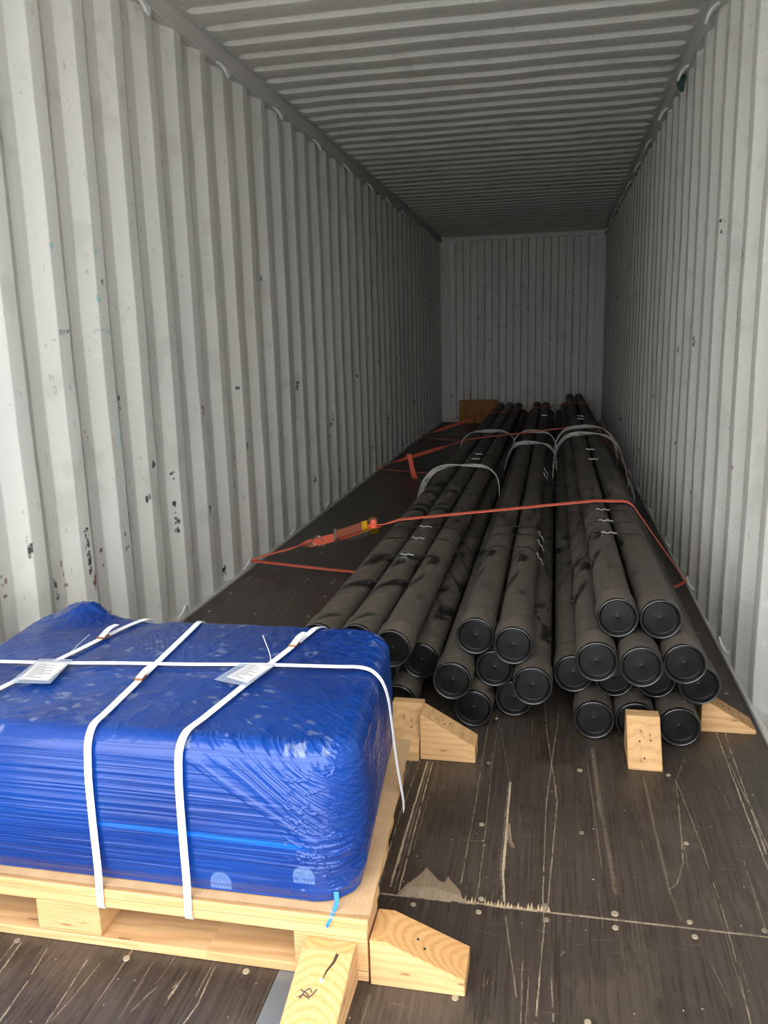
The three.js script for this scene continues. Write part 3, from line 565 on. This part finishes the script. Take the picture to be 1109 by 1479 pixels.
{ const d = [0.145, 0.135, 0.03, 0.03, 0.1]; const t = chock([1.297, 0, -1.785], -Math.PI / 2, d, 'pine chock between the pallet rear and the pipe ends', [pine, pine]); nails(t, [[0.09, slopeY(d, 0.09), 0.03]]); }
{ const d = [0.150, 0.118, 0.04, 0.004, 0.098]; const t = chock([2.015, 0, -1.84], -Math.PI / 2, d, 'pine chock standing before the bottom row of four-row bundle', [pine, pine]); nails(t, [[0.092, slopeY(d, 0.092), 0.03], [0.095, slopeY(d, 0.095), 0.062], [0.13, slopeY(d, 0.13), 0.05]]); }
{ const d = [0.165, 0.105, 0.012, 0.012, 0.1]; const t = chock([2.166, 0, -2.068], 0, d, 'pine wedge chock between the four-row bundle and corrugated wall', [pine2, pine]); nails(t, [[0.07, slopeY(d, 0.07), 0.06], [0.09, slopeY(d, 0.09), 0.05]]); }

// ---------------------------------------------------------------- pipes
const PR = 0.0635, PB = 0.0575, SP = 0.128, PL = 9.4, RY = [0, 1, 2, 3].map((k) => PR + 0.003 + k * SP * 0.8665);
const pipeTex = canvasTex(512, 2048, (x, y) => {
  const A = (x / 512) * 0.37, Z = (y / 2048) * 3.0;
  const cyc = (f, s, fz, o) => { const a = (x / 512) * 6.2832, R = f * 0.059; return fbm(40 + Math.cos(a) * R + Z * fz * 0.31, 40 + Math.sin(a) * R + Z * fz, s, o); };
  const dust = cyc(14, 801, 3, 3), sp = cyc(60, 811, 34, 3), fine = cyc(160, 817, 90, 2), rub = cyc(30, 823, 16, 4), rubm = cyc(9, 829, 3.2, 2);
  let v = 76 + (dust - 0.5) * 30 + (sp - 0.5) * 14 + (fine - 0.5) * 12;
  let r = v * 1.05, g = v * 0.94, b = v * 0.81;
  const k = ss(0.53, 0.59, rub) * ss(0.46, 0.56, rubm); r = mix(r, 25, k); g = mix(g, 24, k); b = mix(b, 22, k);
  if (sp > 0.79) { r += 26; g += 23; b += 17; }
  return [r, g, b];
});
const pipeRough = canvasTex(256, 1024, (x, y) => { const a = (x / 256) * 6.2832, R = 30 * 0.059, R2 = 9 * 0.059, Z = (y / 1024) * 3; const rub = fbm(40 + Math.cos(a) * R + Z * 16 * 0.31, 40 + Math.sin(a) * R + Z * 16, 823, 4), rm = fbm(40 + Math.cos(a) * R2 + Z * 3.2 * 0.31, 40 + Math.sin(a) * R2 + Z * 3.2, 829, 2); const k = ss(0.53, 0.59, rub) * ss(0.46, 0.56, rm); const v = mix(178, 105, k); return [v, v, v]; }, null, false);
const pipeMat = std({ map: pipeTex, roughness: 1, roughnessMap: pipeRough });
const capMat = new THREE.MeshPhysicalMaterial({ color: '#0d0d0c', roughness: 0.34, specularIntensity: 0.55 });
const rimMat = new THREE.MeshPhysicalMaterial({ color: '#141413', roughness: 0.22, clearcoat: 0.8, clearcoatRoughness: 0.12 });
const lathe = (p, n = 44) => { const g = new THREE.LatheGeometry(p.map(([r, y]) => new THREE.Vector2(r, y)), n); g.rotateX(Math.PI / 2); return g; };  // axis y -> z
const bodyGeo = (() => {
  const p = [[0.0, -PL], [0.05, -PL], [PB, -PL + 0.004]]; for (let k = 1; k < 12; k++) p.push([PB, mix(-PL, -0.2, k / 12)]);
  p.push([PB, -0.155], [PB + 0.001, -0.148], [PR - 0.001, -0.118], [PR, -0.11], [PR, -0.012], [PR - 0.001, -0.006], [0.0595, -0.005]);
  const g = lathe(p), u = g.attributes.uv, q = g.attributes.position; for (let i = 0; i < q.count; i++) u.setY(i, -q.getZ(i) / 3.0);
  return g;
})();
const rimGeo = lathe([[0.0595, -0.02], [0.0628, -0.010], [0.0636, -0.005], [0.0637, -0.001], [0.0630, 0.003], [0.0614, 0.0056], [0.0592, 0.0062], [0.0572, 0.005], [0.0560, 0.0025], [0.0548, 0.0020], [0.0538, -0.001], [0.0530, -0.006], [0.0525, -0.010]]);
const capGeo = lathe([[0.0526, -0.009], [0.0515, -0.0115], [0.0490, -0.0122], [0.0480, -0.0112], [0.0470, -0.0112], [0.03, -0.0108], [0.006, -0.0104], [0.004, -0.0088], [0.0, -0.0084]]);
const dimpleGeo = new THREE.CylinderGeometry(0.0022, 0.0022, 0.002, 8); dimpleGeo.rotateX(Math.PI / 2);
const proto = new THREE.Group(); part(proto, 'tube_body', bodyGeo, pipeMat);
{ const c = part(proto, 'end_cap', capGeo, capMat, 'glossy black plastic end cap'); part(c, 'cap_rim', rimGeo, rimMat, 'shiny raised rim of the cap'); const d = part(c, 'vent_dimple', dimpleGeo, std({ color: '#060606', roughness: 0.6 })); d.position.set(-0.012, 0.022, -0.0105); }
const bundles = {
  four: { rows: [[[1.825, 1.863], [1.953, 1.872], [2.081, 1.851]], [[1.761, 1.961], [1.889, 1.946], [2.017, 1.954], [2.145, 1.922]], [[1.825, 1.798], [1.953, 1.775], [2.081, 1.815]], [[1.889, 1.892], [2.017, 1.894]]], txt: 'four-row bundle', ends: ['seven-pipe side', 'wall side'], g: 'four-row bundle' },
  seven: { rows: [[[1.440, 1.888], [1.568, 1.987]], [[1.376, 1.846], [1.504, 1.969], [1.632, 1.842]], [[1.440, 1.969], [1.568, 1.898]]], txt: 'seven-pipe bundle', ends: ['blue load side', 'four-row side'], g: 'seven-pipe bundle' },
  ten: { rows: [[[0.9285, 1.87], [1.0565, 1.90], [1.1845, 1.895]], [[0.8645, 1.86], [0.9925, 1.88], [1.1205, 1.9], [1.2485, 2.001]], [[0.9285, 1.85], [1.0565, 1.86], [1.1845, 1.818]]], txt: 'bundle behind blue load', ends: ['strap ratchet side', 'seven-pipe side'], g: 'three-row bundle behind the blue load' },
};
bundles.four.names = ['bottom row', 'second row', 'third row', 'top row']; bundles.seven.names = bundles.ten.names = ['bottom row', 'middle row', 'top row'];
for (const B of Object.values(bundles)) {
  B.circles = [];
  B.rows.forEach((row, r) => row.forEach(([x, z], k) => {
    const p = proto.clone(); p.name = numbered('steel_pipe'); p.position.set(x, RY[r], -z); p.rotation.z = rr(0, 6.28);
    p.children[1].rotation.z = -p.rotation.z + rr(-0.9, 0.9);
    const w = row.length === 2 ? [B.ends[0], B.ends[1]] : row.length === 3 ? [B.ends[0], 'its middle', B.ends[1]] : [B.ends[0], 'second from ' + B.ends[0], 'second from ' + B.ends[1], B.ends[1]];
    p.userData = { label: 'black capped pipe, ' + B.names[r] + ' of ' + B.txt + ', at ' + w[k], category: 'pipe', group: 'pipes of the ' + B.g }; scene.add(p); B.circles.push([x, RY[r]]);
  }));
}
// black tie bands with crimped silver seals
const bandMat = std({ color: '#161616', roughness: 0.5 }), crimpMat = std({ color: '#d9d9d6', roughness: 0.28, metalness: 0.9 });
const crimpGeo = (() => { const p = []; for (let k = 0; k <= 20; k++) { const t = k / 20; p.push(V(mix(-0.031, 0.031, t), 0.0025 * Math.sin(t * 12.57), 0)); } return ribbon(p, V(0, 0, 1), 0.013, 0.003); })();
function band(B, z, cx, tilt, label, group) {
  const h = densify(hull2(circlePts(B.circles, PB + 0.0015)), 0.03); const p = h.map(([x, y]) => V(x, Math.max(0.0015, y), z + tilt * (x - cx))); p.push(p[0].clone());
  const t = thing('tie_band', label, 'band', group);
  part(t, 'band', ribbon(p, V(0, 0, 1), 0.016, 0.0012), bandMat);
  // seal sits at the hull point on the upper side nearest cx
  let best = 0, bd = 9, by = -1; h.forEach(([x, y], i) => { const d = Math.abs(x - cx); if (y > 0.15 && d < bd) { bd = d; best = i; } });
  const a = h[best], b = h[(best + 1) % h.length];
  const s = part(t, 'crimp_seal', crimpGeo, crimpMat, 'shiny crimped metal seal'); s.position.set(a[0], a[1] + 0.004, z + tilt * (a[0] - cx)); s.rotation.z = Math.atan2(b[1] - a[1], b[0] - a[0]) + Math.PI;
  if (tilt) s.rotation.y = 0;
}
const ORD = ['first', 'second', 'third', 'fourth', 'fifth', 'sixth', 'seventh'];
for (const [B, w, list] of [
  [bundles.ten, 'bundle behind blue load', [[-2.76, 1.075, 0], [-3.06, 1.075, 0], [-3.30, 1.075, 0], [-5.63, 1.09, 0], [-5.9, 1.09, 0]]],
  [bundles.seven, 'seven-pipe bundle', [[-2.95, 1.632, 0.02], [-3.19, 1.632, 0.02], [-3.36, 1.632, 0.02], [-5.15, 1.63, 0.02], [-5.38, 1.63, 0.02], [-9.2, 1.56, 0]]],
  [bundles.four, 'four-row bundle', [[-2.78, 1.925, 0], [-3.01, 1.925, 0], [-3.25, 1.925, 0], [-4.88, 1.945, 0], [-5.37, 1.945, 0], [-7.6, 1.93, 0], [-7.9, 1.93, 0]]],
]) list.forEach(([z, x, tl], k) => band(B, z, x, tl, 'black tie band with silver seal on ' + w + ', ' + ORD[k] + ' from capped ends', 'tie bands of the ' + w));

// white webbing slings
const slingTex = canvasTex(128, 256, (x, y) => { const v = 226 + (fbm(x / 9, y / 14, 951, 3) - 0.5) * 60 + Math.sin(x * 0.8) * 6; const d = ss(0.66, 0.74, fbm(x / 16, y / 12, 957, 3)); return [mix(v, 60, d), mix(v - 2, 58, d), mix(v - 14, 52, d)]; });
const slingMat = std({ map: slingTex, roughness: 0.85 });
function sling(B, z, lean, slack, label, face = 0.9) {
  const h = densify(hull2(circlePts(B.circles, PB + 0.010)), 0.02), xs = h.map((q) => q[0]), x0 = Math.min(...xs), x1 = Math.max(...xs), cx = (x0 + x1) / 2, hw = (x1 - x0) / 2 + 0.006 + slack * 0.1, top = Math.max(...h.map((q) => q[1])) + slack * 0.16;
  let p = h.map(([x, y]) => {
    let q = [x, y];
    if (y > 0.12) { const a = Math.atan2((y - 0.12) / (top - 0.12), (x - cx) / hw), c = Math.cos(a), d = Math.sin(a), e = [cx + hw * Math.sign(c) * Math.pow(Math.abs(c), 0.62), 0.12 + (top - 0.12) * Math.pow(d, 0.62)]; if (Math.hypot(e[0] - cx, e[1] - 0.12) > Math.hypot(x - cx, y - 0.12)) q = e; }
    const k = ss(0.08, top, q[1]); return V(q[0], Math.max(0.0025, q[1]), z + lean * (1 - k) + 0.03 * Math.sin(q[0] * 9 + z));
  });
  p = new THREE.CatmullRomCurve3(p, true, 'centripetal').getPoints(160); p.push(p[0].clone());
  const t = thing('webbing_sling', label, 'sling');
  part(t, 'webbing', ribbon(p, (u, q, T) => { const k = ss(0.15, 0.3, q.y) * face * (0.35 + 0.65 * Math.sin((q.x - x0) / (x1 - x0) * 5.2 + z)); const n = V(-T.y, T.x, 0); return V(0, 0, 1).addScaledVector(n, -k); }, 0.05, 0.004), slingMat);
  return t;
}
sling(bundles.ten, -5.15, 0.45, 0.10, 'white webbing sling around the bundle behind the blue load, before its tie bands');
sling(bundles.ten, -7.45, 0.2, 0.06, 'white webbing sling around bundle behind the blue load, by the rear straps');
sling(bundles.seven, -6.5, 0.7, 0.08, 'dirty white webbing sling around the seven-pipe bundle, nearest its capped ends');
sling(bundles.seven, -7.35, 0.2, 0.08, 'dirty white webbing sling around the seven-pipe bundle, next to the rear straps');
sling(bundles.four, -6.2, 0.7, 0.06, 'white webbing sling with loose tail around the four-row bundle');
{ const t = scene.children[scene.children.length - 1]; part(t, 'loose_tail', ribbon(smoothPts([V(2.228, 0.20, -5.62), V(2.248, 0.16, -5.56), V(2.262, 0.08, -5.50), V(2.258, 0.02, -5.46), V(2.268, 0.004, -5.38)], 16), V(0.2, 0, 1), 0.045, 0.004), slingMat); }
sling(bundles.four, -6.75, 0.1, 0.04, 'greyish webbing sling around the four-row bundle behind the loose-tailed one');

// orange lashing straps
const orange = std({ color: '#f8755a', roughness: 0.6 }), steel = std({ color: '#b9b6ad', roughness: 0.3, metalness: 0.9 }), brass = std({ color: '#c79a2e', roughness: 0.35, metalness: 0.8 }), brown = std({ color: '#8c4a33', roughness: 0.5 });
const allC = Object.values(bundles).flatMap((b) => b.circles);
function lashing(zl, zr, zt, label, withRatchet, tailAt) {
  const t = thing('lashing_strap', label, 'strap');
  const A = [0.012, 0.055], Bq = [W - 0.012, 0.05];
  const hp = hull2([...circlePts(allC, PB + 0.0105, 60), A, Bq]);
  // keep the upper chain from the left anchor to the right anchor
  const up = hp.filter(([x, y]) => { const l = mix(A[1], Bq[1], (x - A[0]) / (Bq[0] - A[0])); return y >= l - 1e-6; }).sort((p, q) => p[0] - q[0]);
  const dense = []; for (let i = 0; i < up.length - 1; i++) { const a = up[i], b = up[i + 1], n = Math.max(1, Math.ceil(Math.hypot(b[0] - a[0], b[1] - a[1]) / 0.03)); for (let k = 0; k < n; k++) dense.push([mix(a[0], b[0], k / n), mix(a[1], b[1], k / n)]); } dense.push(up[up.length - 1]);
  const zAt = (x) => (x < 0.93 ? mix(zl, zt, ss(0, 0.93, x)) : x > 2.05 ? mix(zt, zr, ss(2.05, W, x)) : zt);
  const top = dense.map(([x, y]) => V(x, y, zAt(x)));
  part(t, 'webbing', ribbon(top, (u, q) => { const tw = withRatchet ? ss(0.28, 0.4, q.x) * ss(0.86, 0.74, q.x) : 0.6 * ss(0.1, 0.3, q.x) * ss(0.8, 0.6, q.x); return V(0, 0.9 * tw, 1 - 0.55 * tw); }, (u) => 0.05, 0.0025), orange);
  const low = [V(0.012, 0.05, zl + 0.01), V(0.3, 0.028, zl + 0.02), V(0.6, 0.010, zl + 0.03), V(0.8, 0.0022, zl + 0.03)]; for (let k = 1; k <= 8; k++) low.push(V(mix(0.8, 2.2, k / 8), 0.0022, mix(zl + 0.03, zr + 0.0, k / 8))); low.push(V(2.28, 0.012, zr), V(W - 0.012, 0.045, zr));
  part(t, 'return_webbing', ribbon(smoothPts(low, 60), V(0, 0.05, 1), 0.046, 0.0022), orange);
  if (withRatchet) {
    const at = (x) => { let i = 0; while (i < top.length - 2 && top[i + 1].x < x) i++; return top[i].clone().lerp(top[i + 1], (x - top[i].x) / (top[i + 1].x - top[i].x)); };
    const dir = at(0.7).sub(at(0.45)).normalize(), ang = Math.atan2(dir.y, dir.x);
    const R = new THREE.Group(); R.name = 'ratchet'; R.position.copy(at(0.73)); R.rotation.set(0.75, 0, ang, 'ZXY'); t.add(R);
    const plate = (z) => { const s = new THREE.Shape(); s.moveTo(-0.10, -0.008); s.lineTo(0.03, -0.012); s.absarc(0.045, 0.006, 0.024, -1.2, 2.2); s.lineTo(-0.02, 0.018); s.lineTo(-0.10, 0.010); s.closePath(); const g = new THREE.ExtrudeGeometry(s, { depth: 0.003, bevelEnabled: false }); g.translate(0, 0, z); return g; };
    part(R, 'side_plate', plate(-0.034), steel); part(R, 'side_plate', plate(0.031), steel);
    const sp = new THREE.CylinderGeometry(0.017, 0.017, 0.058, 20); sp.rotateX(Math.PI / 2); sp.translate(0.045, 0.008, 0); part(R, 'spool', sp, orange);
    for (const z of [-0.039, 0.036]) { const w = new THREE.CylinderGeometry(0.026, 0.026, 0.003, 18); w.rotateX(Math.PI / 2); w.translate(0.045, 0.008, z); part(R, 'ratchet_wheel', w, brass); }
    const hb = new THREE.BoxGeometry(0.15, 0.006, 0.05); hb.translate(-0.085, 0.032, 0); part(R, 'handle', hb, brown);
    const hg = new THREE.CylinderGeometry(0.009, 0.009, 0.07, 12); hg.rotateX(Math.PI / 2); hg.translate(-0.165, 0.03, 0); part(R, 'handle_grip', hg, steel);
    const lk = new THREE.BoxGeometry(0.03, 0.026, 0.05); lk.translate(0.005, 0.026, 0); part(R, 'pawl', lk, std({ color: '#d9a21f', roughness: 0.4, metalness: 0.3 }));
    const clip = new THREE.BoxGeometry(0.006, 0.066, 0.056); clip.translate(-0.17, 0.0, 0); part(R, 'end_bar', clip, steel);
    const c = at(0.42), d = dir, n = V(0, 0.85, 0.5).addScaledVector(d, -V(0, 0.85, 0.5).dot(d)).normalize();
    const q = (a, b) => c.clone().addScaledVector(d, a).addScaledVector(n, b);
    part(t, 'hook_ring', tube([q(0.045, 0.032), q(0.045, -0.032), q(0.0, -0.026), q(-0.03, -0.006), q(-0.07, -0.004), q(-0.07, 0.004), q(-0.03, 0.006), q(0.0, 0.026)], 0.004, 48, 7, true), steel, 'bare steel triangular strap ring');
  }
  if (tailAt) part(t, 'strap_tail', ribbon(smoothPts(tailAt.map((a) => V(...a)), 18), (u, q) => V(1, 0, 0.35), 0.045, 0.0025), orange);
}
lashing(-3.655, -3.52, -3.43, 'orange lashing strap with brassy ratchet, over all bundles nearest the capped ends', true);
lashing(-7.03, -6.92, -6.85, 'orange lashing strap whose loose tail hangs down near the ribbed wall', false, [[0.335, 0.17, -6.99], [0.345, 0.20, -6.95], [0.37, 0.15, -6.9], [0.395, 0.06, -6.85], [0.42, 0.012, -6.8], [0.44, 0.004, -6.74]]);
lashing(-9.58, -9.45, -9.5, 'orange lashing strap rearmost over the bundles, near the plank crate', false);

// green scrap hanging from a ring of the right rail
{
  const p = smoothPts([V(W - 0.020, H - 0.12, -4.37), V(W - 0.030, H - 0.14, -4.36), V(W - 0.034, H - 0.17, -4.355), V(W - 0.026, H - 0.205, -4.36)], 14);
  thingMesh('cloth_scrap', ribbon(p, V(0.7, 0, 0.6), (u) => 0.05 * Math.sin(Math.PI * (0.18 + 0.72 * u)), 0.008), std({ color: '#1f3a30', roughness: 0.8 }), 'dark green scrap dangling from a roof rail ring', 'scrap');
}
// plank crate at the end wall
{
  const t = thing('plank_crate', 'low brown plank crate standing against the end wall', 'crate');
  const dk = std({ map: woodTex(73, [176, 128, 74], 0.5, 5), roughness: 0.8 });
  for (let k = 0; k < 5; k++) { const x = 0.275 + k * 0.116; part(t, 'plank', timber(x, x + 0.113, 0.0, 0.345 + (k % 2) * 0.006 - (k === 0 ? 0.006 : 0), -11.76, -11.782, 'y', [0.5, 0.2]), dk); }
  part(t, 'crate_body', box(0.28, 0.85, 0.0005, 0.335, -11.784, -11.98), dk);
}

scene.traverse((o) => { if (o.isMesh) { o.castShadow = true; o.receiveShadow = true; } });
renderer.render(scene, camera);
